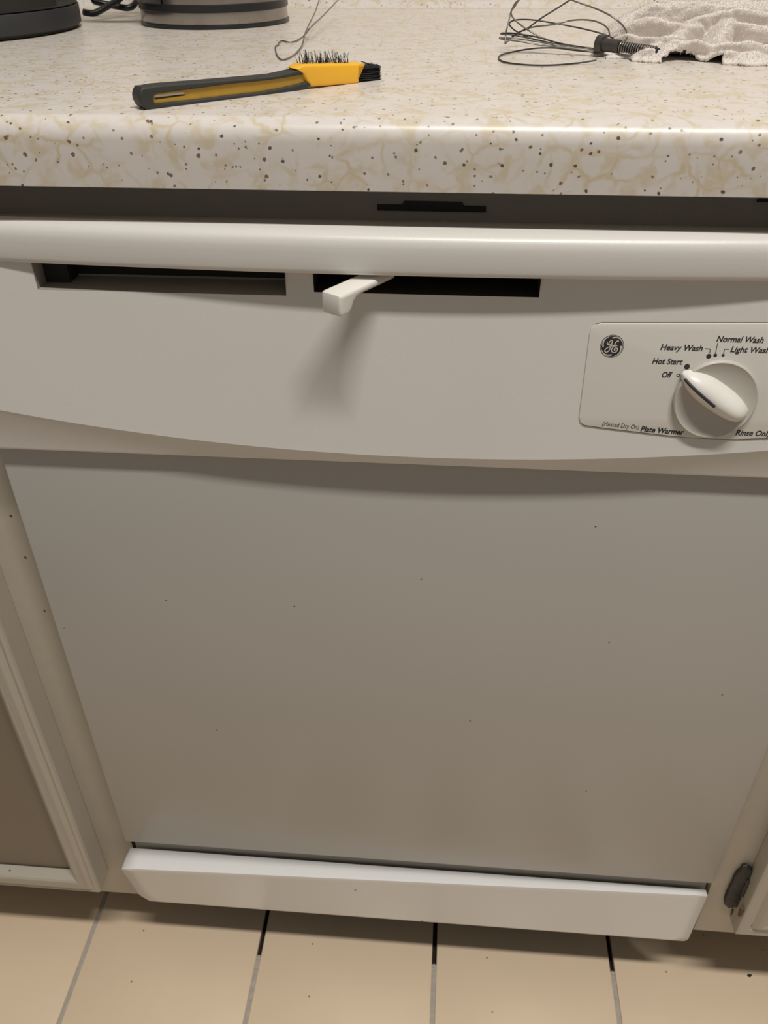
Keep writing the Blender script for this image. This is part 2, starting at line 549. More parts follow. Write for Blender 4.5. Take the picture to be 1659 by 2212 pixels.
# bowed pocket handle along the top of the console
hp = [(0.010, 0.0, 0.8360), (-0.0083, 0.08, 0.8470), (-0.0083, 0.08, 0.8546), (-0.0089, 0.08, 0.8552), (-0.0140, 0.09, 0.8546), (-0.0178, 0.11, 0.8536),
      (-0.0203, 0.12, 0.8520), (-0.0219, 0.12, 0.8496), (-0.0226, 0.12, 0.8465), (-0.0229, 0.12, 0.8430), (-0.0230, 0.12, 0.8385), (-0.0229, 0.12, 0.8340), (-0.0226, 0.12, 0.8318), (-0.0219, 0.12, 0.8307),
      (-0.0202, 0.12, 0.8303), (-0.0105, 0.03, 0.8315), (0.010, 0.0, 0.8320)]
vs = []; fs = []
n = 40; K = len(hp)
for i in range(n + 1):
    x = -0.3013 + 0.6026 * i / n
    for (y, b, z) in hp:
        vs.append((x, y + 0.0124 + (b * 1.2) * x * x, z - 0.0042))
for i in range(n):
    for q in range(K - 1):
        fs.append((i * K + q, (i + 1) * K + q, (i + 1) * K + q + 1, i * K + q + 1))
fs.append(tuple(range(K))); fs.append(tuple(reversed(range(n * K, n * K + K))))
hd = auto(obj('handle', vs, fs, M_ENAMEL, dw), 50)
hd['label'] = 'bowed white pull ledge along the top'
box('console_top', -0.3013, 0.3013, 0.0245, 0.0368, 0.8385, 0.8450, M_ENAMEL, dw, 0.001)
box('tub_rim', -0.3013, 0.3013, 0.0370, 0.0435, 0.66, 0.8716, M_RECESS, dw, 0.001)  # white part in grey-beige, its shadow put into the colour
# mounting bracket screwed to the tub under the counter
for x0, x1 in ((-0.03198, 0.03420), (0.19250, 0.19250 + 0.063)):
    zz = 0.85073 if x0 < 0 else 0.85930
    w = x1 - x0
    plate('mounting_bracket', [[(x0, zz), (x1, zz), (x1, zz + 0.0036), (x1 - 0.20 * w, zz + 0.0036), (x1 - 0.22 * w, zz + 0.0058), (x0 + 0.25 * w, zz + 0.0058), (x0 + 0.23 * w, zz + 0.0036), (x0, zz + 0.0036)]],
          M_BLACK, front(0.0369), 0.0, 0.0012, dw, 0.0003)

# latch lever
def lever():
    root = Vector((-0.02515, -0.00388, 0.82360)); tip = Vector((-0.04682, -0.03628, 0.82360))
    d = (tip - root); L = d.length; d.normalize()
    side = Vector((d.y, -d.x, 0))      # towards the left-hand back edge
    prof = [(-0.012, -0.0045), (-0.012, 0.0), (L - 0.0018, 0.0), (L - 0.0004, -0.0006), (L, -0.002), (L + 0.0004, -0.0106), (L - 0.0003, -0.0126), (L - 0.002, -0.0132), (L - 0.0075, -0.0130),
            (L - 0.0105, -0.0108), (L - 0.0125, -0.0070), (L - 0.0150, -0.0052), (L - 0.0190, -0.0045)]
    o = plate('latch_lever', [prof], M_PLASTIC, (root - side * 0.0, d, Vector((0, 0, 1))), 0.0, 0.0150, dw, 0.0021)
    return o, d, root
lv, LD, LR = lever()
lv['label'] = 'glossy white latch lever slid to the left'

# control plate with its seam
PO = [(0.10652, 0.79728), (0.10279, 0.79633), (0.10064, 0.79372), (0.10019, 0.79058), (0.10006, 0.73709), (0.10108, 0.73332), (0.10397, 0.73119), (0.11525, 0.72986), (0.13595, 0.72794), (0.15364, 0.72638), (0.16832, 0.72535), (0.18285, 0.72496), (0.20008, 0.72516), (0.21950, 0.72672)]
yr = PO[-1]
PO += [(0.245, 0.7315), (0.268, 0.7360), (0.272, 0.7400), (0.2735, 0.7960), (0.270, 0.8005), (0.265, 0.8015)]
cx = sum(p[0] for p in PO) / len(PO); cz = sum(p[1] for p in PO) / len(PO)
def grow(pts, d):
    out = []
    k = len(pts)
    for i in range(k):
        a = Vector(pts[i - 1] + (0,)); b = Vector(pts[(i + 1) % k] + (0,))
        t = (b - a).normalized()
        out.append((pts[i][0] - t.y * -d * -1, pts[i][1] + t.x * -d))
    return out
seam = plate('panel_seam', [grow(PO, 0.0005)], M_SEAM, console(), 0.0, 0.00025, dw)
pl = plate('control_panel', [PO], M_PLATE, console(), 0.0, 0.0009, dw, 0.0003)
TY = 0.00100
for txt, x0, x1, z, bold, cap, sl in (
        ('Heavy Wash', 0.14337, 0.16850, 0.78213, 0.018, 0.0036, 0.0),
        ('Normal Wash', 0.17548, 0.20305, 0.78817, 0.018, 0.0036, 0.0),
        ('Light Wash', 0.18484, 0.18484 + 0.0232, 0.78203, 0.018, 0.0036, 0.0),
        ('Hot Start', 0.13985, 0.15815, 0.77333, 0.018, 0.0036, 0.0),
        ('Off', 0.14707, 0.15325, 0.76479, 0.018, 0.0036, 0.0),
        ('(Heated Dry On)', 0.11521, 0.13851, 0.73162, 0.0, 0.0030, -0.085),
        ('Plate Warmer', 0.13966, 0.16712, 0.72856, 0.022, 0.0036, -0.055),
        ('Rinse Only', 0.19896, 0.19896 + 0.0222, 0.72818, 0.018, 0.0036, 0.0),
        ('Plate Warmer', 0.300, 0.300, 0, 0, 0, 0)):
    if x1 > x0:
        lettering(txt, x0, x1, z, TY, M_INK, pl, bold=bold * 1.5, cap=cap, slope=sl)
def disc(x, z, r, name='mark_dot', inner=0.0):
    n = 24
    if inner:
        v = [(x + q * math.cos(2 * math.pi * i / n), fy(z + q * math.sin(2 * math.pi * i / n)) - TY, z + q * math.sin(2 * math.pi * i / n)) for i in range(n) for q in (r, inner)]
        f = [(2 * i, 2 * ((i + 1) % n), 2 * ((i + 1) % n) + 1, 2 * i + 1) for i in range(n)]
    else:
        v = [(x + r * math.cos(2 * math.pi * i / n), fy(z + r * math.sin(2 * math.pi * i / n)) - TY, z + r * math.sin(2 * math.pi * i / n)) for i in range(n)]
        f = [tuple(range(n))]
    return obj(name, v, f, M_INK, pl)
disc(*(0.17286, 0.77903), 0.0015); disc(*(0.17657, 0.77972), 0.0011); disc(*(0.18118, 0.77992), 0.0009)
disc(*(0.16116, 0.77210), 0.0017); disc(*(0.15686, 0.76649), 0.0011, inner=0.00065); disc(*(0.18223, 0.72669), 0.0010); disc(*(0.19497, 0.73053), 0.0010)
def stroke(pts, w, y, material, parent, name, per=1, taper=None):
    P = [Vector((a, 0, b)) for a, b in pts]
    if per > 1: P = spline(P, per)
    v = []; f = []
    k = len(P)
    for i, p in enumerate(P):
        t = (P[min(i + 1, k - 1)] - P[max(i - 1, 0)]).normalized()
        nn = Vector((-t.z, 0, t.x))
        ww = w * (taper(i / (k - 1)) if taper else 1.0)
        v += [(p.x + nn.x * ww / 2, fy(p.z + nn.z * ww / 2) - y, p.z + nn.z * ww / 2), (p.x - nn.x * ww / 2, fy(p.z - nn.z * ww / 2) - y, p.z - nn.z * ww / 2)]
    for i in range(k - 1):
        f.append((2 * i, 2 * i + 1, 2 * i + 3, 2 * i + 2))
    return obj(name, v, f, material, parent)
LW = 0.00042
stroke([(0.16978, 0.78370), (0.17296, 0.78350)], LW, TY, M_INK, pl, 'lead_line')
stroke([(0.17293, 0.78370), (0.17305, 0.78092)], LW, TY, M_INK, pl, 'lead_line')
stroke([(0.17656, 0.78747), (0.17645, 0.78102)], LW, TY, M_INK, pl, 'lead_line')
stroke([(0.18398, 0.78369), (0.18126, 0.78366)], LW, TY, M_INK, pl, 'lead_line')
stroke([(0.18130, 0.78375), (0.18121, 0.78116)], LW, TY, M_INK, pl, 'lead_line')
# round script emblem
ex, ez = (0.11442, 0.78351)
ER = 0.0071
def circ(r, n=48):
    return [(ex + r * math.cos(2 * math.pi * i / n), ez + r * math.sin(2 * math.pi * i / n)) for i in range(n)]
plate('emblem_disc', [circ(ER)], M_LOGO, console(0.0009), 0.0, 0.00012, pl)
EY = 0.00110
def E_(cx_, cy_):   # emblem drawing coordinates: -1..1 across the disc
    return (ex + cx_ * ER, ez + cy_ * ER)
stroke([E_(0.93 * math.cos(2 * math.pi * i / 48), 0.93 * math.sin(2 * math.pi * i / 48)) for i in range(49)], 0.00026, EY, M_LOGOW, pl, 'emblem_ring')
for a0 in (95, 185, 275, 5):
    pts = []
    for i in range(15):
        t = i / 14
        a = math.radians(a0 - 72 * t)
        rr = 0.74 + 0.15 * min(1, t * 1.6)
        pts.append(E_(rr * math.cos(a), rr * math.sin(a)))
    stroke(pts, 0.00085, EY + 0.00002, M_LOGOW, pl, 'emblem_flourish', taper=lambda t: 1.0 - 0.8 * t)
def em(px, py):    # from the enlarged emblem to disc units
    return E_((px - 588) / 350.0, -(py - 660 + (px - 588) * 0.03) / 318.0)
gs = [(432, 540), (440, 590), (480, 625), (530, 610), (572, 560), (578, 505), (550, 490), (505, 530), (480, 585), (500, 630), (545, 625), (592, 580),
      (560, 640), (520, 770), (470, 825), (410, 825), (388, 790), (420, 735), (500, 680), (590, 650), (660, 622)]
es = [(735, 530), (758, 505), (735, 492), (700, 520), (665, 575), (668, 612), (700, 622), (742, 632), (690, 640), (620, 680), (585, 750), (610, 810), (670, 832), (735, 800), (762, 740), (735, 695), (690, 700), (662, 735), (680, 765), (700, 750)]
for s in (gs, es):
    stroke([em(*q) for q in s], 0.00052, EY + 0.00004, M_LOGOW, pl, 'emblem_letter', per=5)

# dial
DX, DZ = (0.18146, 0.75226)
dl = lathe('dial', [(0.0, 0.0012), (0.0252, 0.0012), (0.0255, 0.0030), (0.0250, 0.0043), (0.0243, 0.0046), (0.0236, 0.0042), (0.0160, 0.0024), (0.0080, 0.0018), (0.0, 0.0018)], M_GREYPL, dw, 72, 'Y', (DX, 0, DZ), 50)
dl['label'] = 'grey dished timer dial turned to off'
def grip():
    A = Vector((0.15859, -0.01400, 0.76892)); B = Vector((0.20054, -0.01400, 0.74211))
    ax = (B - A); ln = ax.length; ax.normalize()
    up_ = Vector((-ax.z, 0, ax.x))      # across, towards the top right
    out = Vector((0, -1, 0))
    A = Vector((A.x, 0, A.z))
    ns = 28; vs = []; fs = []
    sec = [(1.0, 0.0), (0.97, 0.28), (0.86, 0.52), (0.55, 0.82), (0.22, 0.97), (-0.05, 1.0), (-0.32, 0.95), (-0.62, 0.76), (-0.85, 0.45), (-0.97, 0.2), (-1.0, 0.0)]
    K = len(sec)
    for i in range(ns + 1):
        t = i / ns
        t = 0.5 - 0.5 * math.cos(math.pi * t)
        w = 0.0086 * (max(0.0, 1 - abs(2 * (t - 0.54) / 1.09) ** 2.6)) ** 0.62
        w = max(w, 0.0006)
        h = 0.0125 * (1 - (2 * abs(t - 0.5)) ** 5 * 0.75)
        h *= (0.80 + 0.20 * min(1, t * 1.6))
        for (b, q) in sec:
            p = A + ax * (ln * t) + up_ * (b * w); vs.append((p.x, fy(p.z) - 0.0018 - q * h, p.z))
    for i in range(ns):
        for q in range(K - 1):
            fs.append((i * K + q, (i + 1) * K + q, (i + 1) * K + q + 1, i * K + q + 1))
    fs.append(tuple(range(K))); fs.append(tuple(reversed(range(ns * K, ns * K + K))))
    g = auto(obj('dial_grip', vs, fs, M_PLASTIC, dl), 50)
    g['label'] = 'white leaf-shaped turning grip'
    bm = bmesh.new()
    pts = []
    for i in range(13):
        t = i / 12; tt = 0.04 + 0.47 * t
        h = 0.0125 * (1 - (2 * abs(tt - 0.5)) ** 5 * 0.75) * (0.80 + 0.20 * min(1, tt * 1.6))
        p = A + ax * (ln * tt) - up_ * (0.0012 + 0.0016 * t)
        pts.append((p.x, fy(p.z) - 0.0018 - h * (0.985 - 0.03 * t), p.z))
    tube_bm(bm, pts, 0.0010, 8)
    mk = auto(from_bm('pointer_mark', bm, M_INK, dl), 60)
    mk['label'] = 'black pointer line'
grip()

# door and kick panel
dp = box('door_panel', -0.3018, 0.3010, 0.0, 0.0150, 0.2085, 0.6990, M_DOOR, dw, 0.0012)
dp['label'] = 'plain white lower door sheet'
obj('door_gap', [(-0.2960, 0.0075, 0.17), (0.2990, 0.0075, 0.17), (0.2990, 0.0075, 0.222), (-0.2960, 0.0075, 0.222)], [(0, 1, 2, 3)], M_RECESS, dw)
obj('gap_corner', [(-0.3012, 0.0090, 0.180), (-0.2958, 0.0090, 0.180), (-0.2958, 0.0090, 0.214), (-0.3012, 0.0090, 0.214)], [(0, 1, 2, 3)], M_BED, dw)  # dark sheet added to stand for the black of the corner hole
box('kick_board', -0.3015, 0.3015, 0.075, 0.082, 0.0, 0.19, M_DARK, dw)
def kick():
    nx = 40
    def row_lim(z):
        xl, xr = -0.3040, 0.3005
        t = (z - 0.095) / (0.196 - 0.095)
        xl = -0.3025 - 0.0005 * t; xr = 0.2985 + 0.0005 * t
        if z < 0.112: xl += (0.112 - z) * 0.42
        d = 0.1025 - z
        if d > 0: xr -= 0.0065 * (1 - math.sqrt(max(0, 1 - (d / 0.0065) ** 2)))
        return xl, xr
    rowsK = [(0.0, 'b'), (0.6, 'b'), (0.93, 'b'), (1, 'r0'), (1, 'r1'), (1, 'r2')]
    rowsF = [0.03, 0.08, 0.15, 0.3, 0.5, 0.7, 0.82, 0.86, 0.90, 0.93, 0.96, 0.985, 1.0]
    vs = []; fs = []; nr = 0
    grid = []
    def yt(u): return -0.0200 + 0.0172 * u
    def zt(u): return 0.1905 + 0.0005 * u
    for kind, val in [('l', 0.0), ('l', 0.5), ('l', 0.88), ('l', 0.97)] + [('f', q) for q in rowsF]:
        row = []
        for i in range(nx + 1):
            u = i / nx
            if kind == 'l':
                y = 0.0045 + (yt(u) - 0.0045) * val
                z = 0.1900 - 0.0003 * u + (zt(u) - 0.1900 + 0.0003 * u) * val + (0.0 if val < 0.9 else -0.0003)
                xl, xr = -0.3022 if val > 0.3 else -0.3012, 0.2990
            else:
                zb = 0.0945 + 0.0020 * u
                z = zt(u) + (zb - zt(u)) * val
                y = yt(u) + (-0.0005 - yt(u)) * val
                xl, xr = row_lim(z)
            row.append((xl + (xr - xl) * u, y, z))
        grid.append(row)
    for r in grid: vs += r
    w = nx + 1
    for r in range(len(grid) - 1):
        for i in range(nx):
            fs.append((r * w + i, r * w + i + 1, (r + 1) * w + i + 1, (r + 1) * w + i))
    o = auto(obj('kick_panel', vs, fs, M_KICK, dw), 40)
    s = o.modifiers.new('thickness', 'SOLIDIFY'); s.thickness = 0.0014; s.offset = 1 
    o['label'] = 'white kick panel tilted forward at its left end'
kick()

# ---------------------------------------------------------------- base cabinets
def swept_door(name, x0, x1, z0, z1, parent, back=0.0035, k=1.0):
    prof = [(0.0, back), (0.0, -0.0125), (0.0008, -0.0148), (0.0030, -0.0158), (0.0115, -0.0155), (0.0135, -0.0146), (0.0150, -0.0160), (0.0175, -0.0180), (0.0215, -0.0186),
            (0.0250, -0.0176), (0.0265, -0.0178), (0.0310, -0.0168), (0.0350, -0.0130), (0.0400, -0.0080), (0.0430, -0.0066)]
    if k < 1:
        prof = [(0.0, back), (0.0, -0.0125), (0.0010, -0.0148), (0.0034, -0.0160), (0.0062, -0.0152), (0.0085, -0.0166), (0.0115, -0.0178), (0.0150, -0.0180), (0.0180, -0.0170), (0.0200, -0.0171), (0.0225, -0.0158), (0.0265, -0.0110), (0.0305, -0.0076)]
        prof = prof[:1] + [(u, y + 0.005) for u, y in prof[1:]]
    vs = []; fs = []
    K = len(prof)
    for (u, y) in prof:
        vs += [(x0 + u, y, z0 + u), (x1 - u, y, z0 + u), (x1 - u, y, z1 - u), (x0 + u, y, z1 - u)]
    for q in range(K - 1):
        for s in range(4):
            a, b = q * 4 + s, q * 4 + (s + 1) % 4
            fs.append((a, b, b + 4, a + 4))
    d = auto(obj(name, vs, fs, M_PAINT, parent), 22)
    u = prof[-1][0] - 0.004
    sh = 0.005 if k < 1 else 0.0
    p = box('door_field', x0 + u, x1 - u, -0.0062 + sh, 0.0030 + sh, z0 + u, z1 - u, M_FIELD, d)
    return d
cl = empty('base_cabinet', (-0.55, 0.2, 0))
tag(cl, 'cream painted base cabinet with moulded door left of the dishwasher', 'cabinet', 'base cabinets flanking the dishwasher')
box('face_frame', -1.10, -0.3032, 0.0160, 0.0335, 0.0765, 0.8715, M_PAINT, cl, 0.0012)
box('carcass', -1.10, -0.306, 0.0337, 0.060, 0.0765, 0.8715, M_PAINT, cl)
swept_door('cabinet_door', -0.780, -0.3432, 0.1212, 0.835, cl, 0.0155, 0.7)
box('toe_board', -1.10, -0.306, 0.075, 0.085, 0.0, 0.0765, M_TOE, cl)
cr_ = empty('base_cabinet', (0.55, 0.2, 0))
tag(cr_, 'cream painted base cabinet with blackened door hinge right of the dishwasher', 'cabinet', 'base cabinets flanking the dishwasher')
box('face_frame', 0.3024, 1.10, 0.0040, 0.0215, 0.1120, 0.8715, M_PAINT, cr_, 0.0012)
box('carcass', 0.306, 1.10, 0.0217, 0.060, 0.1120, 0.8715, M_PAINT, cr_)
swept_door('cabinet_door', 0.3333, 0.780, 0.1440, 0.835, cr_)
box('toe_board', 0.306, 1.10, 0.075, 0.085, 0.0, 0.1120, M_TOE, cr_)
# hinge
HO = [(0.32235, 0.24089), (0.32641, 0.24213), (0.33260, 0.23658), (0.33366, 0.22862), (0.33476, 0.22229), (0.33771, 0.21274), (0.34030, 0.20141), (0.33914, 0.18938), (0.34020, 0.17736), (0.34044, 0.16690), (0.33620, 0.16719), (0.33186, 0.17012), (0.32572, 0.16660), (0.32081, 0.17210), (0.31884, 0.17877), (0.31867, 0.19165), (0.31850, 0.20016), (0.31908, 0.20943), (0.31883, 0.22020), (0.31961, 0.23005), (0.32193, 0.23521)]
hg = plate('hinge', [HO], M_RUST, front(0.004), 0.0, 0.0046, cr_, 0.0014)
for v in hg.data.vertices:
    v.co.y += random.uniform(-0.0007, 0.0004); v.co.x += random.uniform(-0.0004, 0.0004); v.co.z += random.uniform(-0.0005, 0.0005)
hg['label'] = 'blackened flaking door hinge'
hx, hz = (0.33348, 0.20950)
tube('hinge_barrel', [(hx - 0.0005, -0.0005, hz + 0.012), (hx - 0.0005, -0.001, hz), (hx - 0.0008, -0.001, hz - 0.014)], 0.0028, M_RUST, hg, 12, 4)
sx, sz = (0.33092, 0.21426)
for (ux, uz, rr) in ((0.33072, 0.21507, 0.0026), (0.32544, 0.17621, 0.0022)):
    lathe('screw', [(0.0, 0.0012), (rr * 0.6, 0.0010), (rr, 0.0002), (rr, 0.0)], M_DWIRE if rr > 0.0024 else M_BLACK, hg, 16, 'Y', (ux, 0.0006 - (0.003 if rr > 0.0024 else 0.0), uz))
tube('rust_drip', [(0.33360, 0.00300, 0.15820), (0.33376, 0.00280, 0.15227), (0.33431, 0.00320, 0.14525)], 0.0019, M_RUST2, hg, 8, 3, rfun=lambda t: 1 - 0.5 * t)
tube('rust_drip', [(0.33180, -0.01105, 0.18865), (0.33180, -0.01145, 0.18156), (0.33220, -0.01096, 0.17368)], 0.0026, M_RUST2, hg, 8, 3, rfun=lambda t: 1 - 0.4 * t)

# ---------------------------------------------------------------- scrub brush
BO, BU = Vector((-0.16063, 0.02022, 0.90880)), Vector((0.747745, 0.663986, 0.000000))
bfr = (BO, BU, Vector((0, 0, 1)))       # depth (u x v) points towards the viewer, so the body goes to negative depth
sb = empty('scrub_brush', tuple(BO))
tag(sb, 'yellow and black plastic scrub brush lying on the countertop near its edge', 'brush')
outer_top = [(0.00127, 0.01149), (0.00774, 0.01181), (0.01449, 0.01164), (0.03918, 0.01087), (0.07347, 0.01006), (0.08480, 0.00992), (0.09479, 0.01068), (0.10156, 0.01136), (0.10936, 0.01107), (0.11121, 0.00988), (0.11019, 0.00816)]
ch_top = [(0.10133, 0.00843), (0.08888, 0.00777), (0.07322, 0.00770), (0.05434, 0.00810), (0.02510, 0.00774), (0.00698, 0.00751)]
ch_left = [(0.00484, 0.00654), (0.00451, 0.00395), (0.00529, 0.00279)]
ch_bot = [(0.02337, 0.00234), (0.05358, 0.00220), (0.07260, 0.00193), (0.08842, 0.00268), (0.09924, 0.00346), (0.10683, 0.00443)]
outer_bot = [(0.10989, 0.00375), (0.11068, 0.00210), (0.10585, 0.00034), (0.10065, -0.00033), (0.08874, -0.00123), (0.07225, -0.00136), (0.05316, -0.00116), (0.02229, -0.00073), (0.00443, -0.00049), (-0.00055, 0.00006), (-0.00273, 0.00186), (-0.00389, 0.00460), (-0.00390, 0.00743), (-0.00289, 0.00991), (-0.00119, 0.01161)]
rb = plate('rubber_grip', [outer_top + ch_top + ch_left + ch_bot + outer_bot], M_RUBBER, bfr, -0.0112, 0.0, sb, 0.0012)
rb['label'] = 'black rubber rim around the handle'
core = [(0.00240, 0.01009), (0.01427, 0.01035), (0.03901, 0.00967), (0.07334, 0.00882), (0.09977, 0.01011), (0.11062, 0.00941), (0.11085, 0.00261), (0.09902, 0.00061), (0.07238, -0.00009), (0.02246, 0.00035), (0.00161, 0.00115), (-0.00125, 0.00384), (-0.00098, 0.00831)]
slot = [(0.00596, 0.00654), (0.02401, 0.00640), (0.02466, 0.00585), (0.02447, 0.00466), (0.00614, 0.00438), (0.00555, 0.00504)]
co = plate('handle_core', [core, slot], M_YELLOW_SHADE, bfr, -0.0104, -0.0016, sb, 0.0004)
co['label'] = 'shade-darkened yellow handle core with a hanging slot'
plate('slot_glint', [[(0.00599, 0.00671), (0.02417, 0.00651), (0.02466, 0.00585), (0.02445, 0.00546), (0.00608, 0.00560), (0.00572, 0.00597)]], M_PLATE, bfr, -0.0100, -0.0020, sb)  # pale plate added as a painted glint of light in the slot
head = [(0.09994, 0.01214), (0.10549, 0.01409), (0.15213, 0.01086), (0.15249, 0.01016), (0.14802, 0.00934), (0.14720, 0.00012), (0.14515, -0.00023), (0.11076, 0.00118), (0.10753, 0.00450), (0.10476, 0.00890)]
hd2 = plate('brush_head', [head], M_YELLOW, bfr, -0.0120, 0.0006, sb, 0.0014)
hd2['label'] = 'bright yellow head block'
def bristles(name, n, fn, r):
    bm = bmesh.new()
    for i in range(n):
        a, b = fn(i)
        tube_bm(bm, [a, a.lerp(b, 0.5) + Vector((random.gauss(0, r), random.gauss(0, r), random.gauss(0, r))), b], r, 4, rfun=lambda t: 1 - 0.5 * t)
    return from_bm(name, bm, M_BRIST, sb)
BW = BU.cross(Vector((0, 0, 1)))
t0 = (0.10684, 0.01398); t1 = (0.14260, 0.01152)
def back_b(i):
    k = i // 5
    u = (k + 0.5) / 25
    s = t0[0] + (t1[0] - t0[0]) * u + random.gauss(0, 0.0006)
    h = t0[1] + (t1[1] - t0[1]) * u
    row = random.choice((0.004, 0.0065, 0.0095))
    a = BO + BU * s + Vector((0, 0, h - 0.0012)) - BW * row
    lng = random.uniform(0.0035, 0.0088) * (0.6 if random.random() < 0.4 else 1)
    b = a + Vector((0, 0, lng)) + BU * random.gauss(0, 0.0013) - BW * random.uniform(0, 0.003)
    return a, b
b1 = bristles('worn_bristles', 125, back_b, 0.00022); b1['kind'] = 'stuff'; b1['label'] = 'sparse worn black bristles'
f0 = (0.14727, 0.00887); f1 = (0.14702, 0.00014); f2 = (0.16633, 0.00342)
def front_b(i):
    h = random.uniform(f1[1], f0[1]); dd = random.uniform(0.0008, 0.0112)
    a = BO + BU * (f0[0] - 0.001) + Vector((0, 0, h)) - BW * dd
    lng = f2[0] - f0[0] + random.uniform(-0.0008, 0.0008)
    b = a + BU * lng + Vector((0, 0, random.gauss(-0.0008, 0.0006))) - BW * random.gauss(0, 0.0006)
    return a, b
b2 = bristles('end_tuft', 900, front_b, 0.00026); b2['kind'] = 'stuff'; b2['label'] = 'square black bristle tuft at the tip'
wp = [(0.15141, 0.01172), (0.15659, 0.01022), (0.16295, 0.00807)]
tube('loose_bristle', [BO + BU * a + Vector((0, 0, b)) - BW * 0.003 for a, b in wp], 0.0003, M_DWIRE, sb, 5, 4)

# ---------------------------------------------------------------- kettle
kx, ky = -0.2392, 0.4934
ke = empty('electric_kettle', (kx, ky, CZ))
tag(ke, 'stainless steel electric kettle with black base rings at the back of the countertop', 'kettle')
lathe('base_ring', [(0.0, 0.0), (0.0728, 0.0), (0.0737, 0.0006), (0.0737, 0.0031), (0.0728, 0.0036), (0.06, 0.0036)], M_BLKPL, ke, 96, 'Z', (kx, ky, CZ))
lathe('power_base', [(0.06, 0.0030), (0.0722, 0.0034), (0.0726, 0.0040), (0.0722, 0.0134), (0.0716, 0.0138), (0.06, 0.0138)], M_STEEL, ke, 96, 'Z', (kx, ky, CZ))
lathe('collar', [(0.06, 0.0134), (0.0728, 0.0136), (0.0735, 0.0142), (0.0733, 0.0196), (0.0726, 0.0202), (0.06, 0.0202)], M_BLKPL, ke, 96, 'Z', (kx, ky, CZ))
lathe('kettle_body', [(0.06, 0.0198), (0.0722, 0.0200), (0.0724, 0.030), (0.0715, 0.08), (0.0670, 0.14), (0.0600, 0.190), (0.0590, 0.196), (0.05, 0.198)], M_STEEL, ke, 96, 'Z', (kx, ky, CZ))
lathe('kettle_lid', [(0.0, 0.212), (0.02, 0.211), (0.045, 0.205), (0.0575, 0.198), (0.0575, 0.194), (0.04, 0.194)], M_BLKPL, ke, 64, 'Z', (kx, ky, CZ))
# black gauge panel and handle on the left side
vs = []; fs = []
A0, A1 = math.radians(175), math.radians(243)
for i in range(17):
    a = A0 + (A1 - A0) * i / 16
    for (r, h) in ((0.0728, 0.0200), (0.0732, 0.030), (0.0722, 0.08), (0.0678, 0.14), (0.061, 0.186)):
        vs.append((kx + r * math.cos(a), ky + r * math.sin(a), CZ + h))
for i in range(16):
    for q in range(4):
        fs.append((i * 5 + q, (i + 1) * 5 + q, (i + 1) * 5 + q + 1, i * 5 + q + 1))
gp = auto(obj('gauge_panel', vs, fs, M_BLKPL, ke), 60)
s = gp.modifiers.new('thickness', 'SOLIDIFY'); s.thickness = 0.0012; s.offset = 1
ha = math.radians(200)
tube('kettle_handle', [(kx + r * math.cos(ha), ky + r * math.sin(ha), CZ + h) for r, h in ((0.070, 0.05), (0.095, 0.055), (0.112, 0.075), (0.115, 0.12), (0.108, 0.17), (0.085, 0.192), (0.055, 0.194))], 0.0095, M_BLKPL2, ke, 12, 6)

ke.scale = (1.025, 1.025, 1.025)

# ---------------------------------------------------------------- round black appliance at the left end
ax_, ay_ = -0.4990, 0.4090
ap = empty('countertop_cooker', (ax_, ay_, CZ))
tag(ap, 'round black appliance with stepped base standing left of the kettle', 'appliance')
lathe('foot_ring', [(0.0, 0.0), (0.132, 0.0), (0.136, 0.0008), (0.136, 0.004), (0.12, 0.004)], M_BLACK, ap, 96, 'Z', (ax_, ay_, CZ))
lathe('lower_skirt', [(0.12, 0.0025), (0.1375, 0.0025), (0.1400, 0.0042), (0.1403, 0.0190), (0.1396, 0.0200), (0.12, 0.0200)], M_BLKPL2, ap, 96, 'Z', (ax_, ay_, CZ))
lathe('appliance_body', [(0.12, 0.0205), (0.1385, 0.0207), (0.1392, 0.0216), (0.1380, 0.07), (0.134, 0.15), (0.120, 0.195), (0.08, 0.215), (0.0, 0.22)], M_BLKPL, ap, 96, 'Z', (ax_, ay_, CZ))
vs = []; fs = []
for i in range(13):
    a = math.radians(-42 + 34 * i / 12)
    for (r, h) in ((0.1395, 0.0225), (0.1388, 0.06), (0.1372, 0.10)):
        sk = math.radians(-10) * (h / 0.05 if i < 6 else 0)
        vs.append((ax_ + r * math.cos(a + sk), ay_ + r * math.sin(a + sk), CZ + h))
for i in range(12):
    for q in range(2):
        fs.append((i * 3 + q, (i + 1) * 3 + q, (i + 1) * 3 + q + 1, i * 3 + q + 1))
auto(obj('front_inlay', vs, fs, M_DARK, ap), 60)

# cord between the two
cd = tube('power_cord', [(-0.38084, 0.49899, 0.91699), (-0.37726, 0.50207, 0.91591), (-0.37137, 0.50617, 0.91557), (-0.36359, 0.51437, 0.91910), (-0.35630, 0.52462, 0.92336), (-0.35040, 0.53487, 0.92769), (-0.35497, 0.54512, 0.93293), (-0.37223, 0.54512, 0.93125), (-0.38154, 0.53487, 0.92516), (-0.37049, 0.53487, 0.92175), (-0.35751, 0.54000, 0.91879), (-0.34697, 0.54000, 0.91750), (-0.34099, 0.54512, 0.92011), (-0.33844, 0.55537, 0.92711), (-0.33553, 0.56562, 0.93590)], 0.0032, M_BLKPL, None, 8, 8)
tag(cd, 'black power cord curling between the black appliance and the kettle', 'cord')

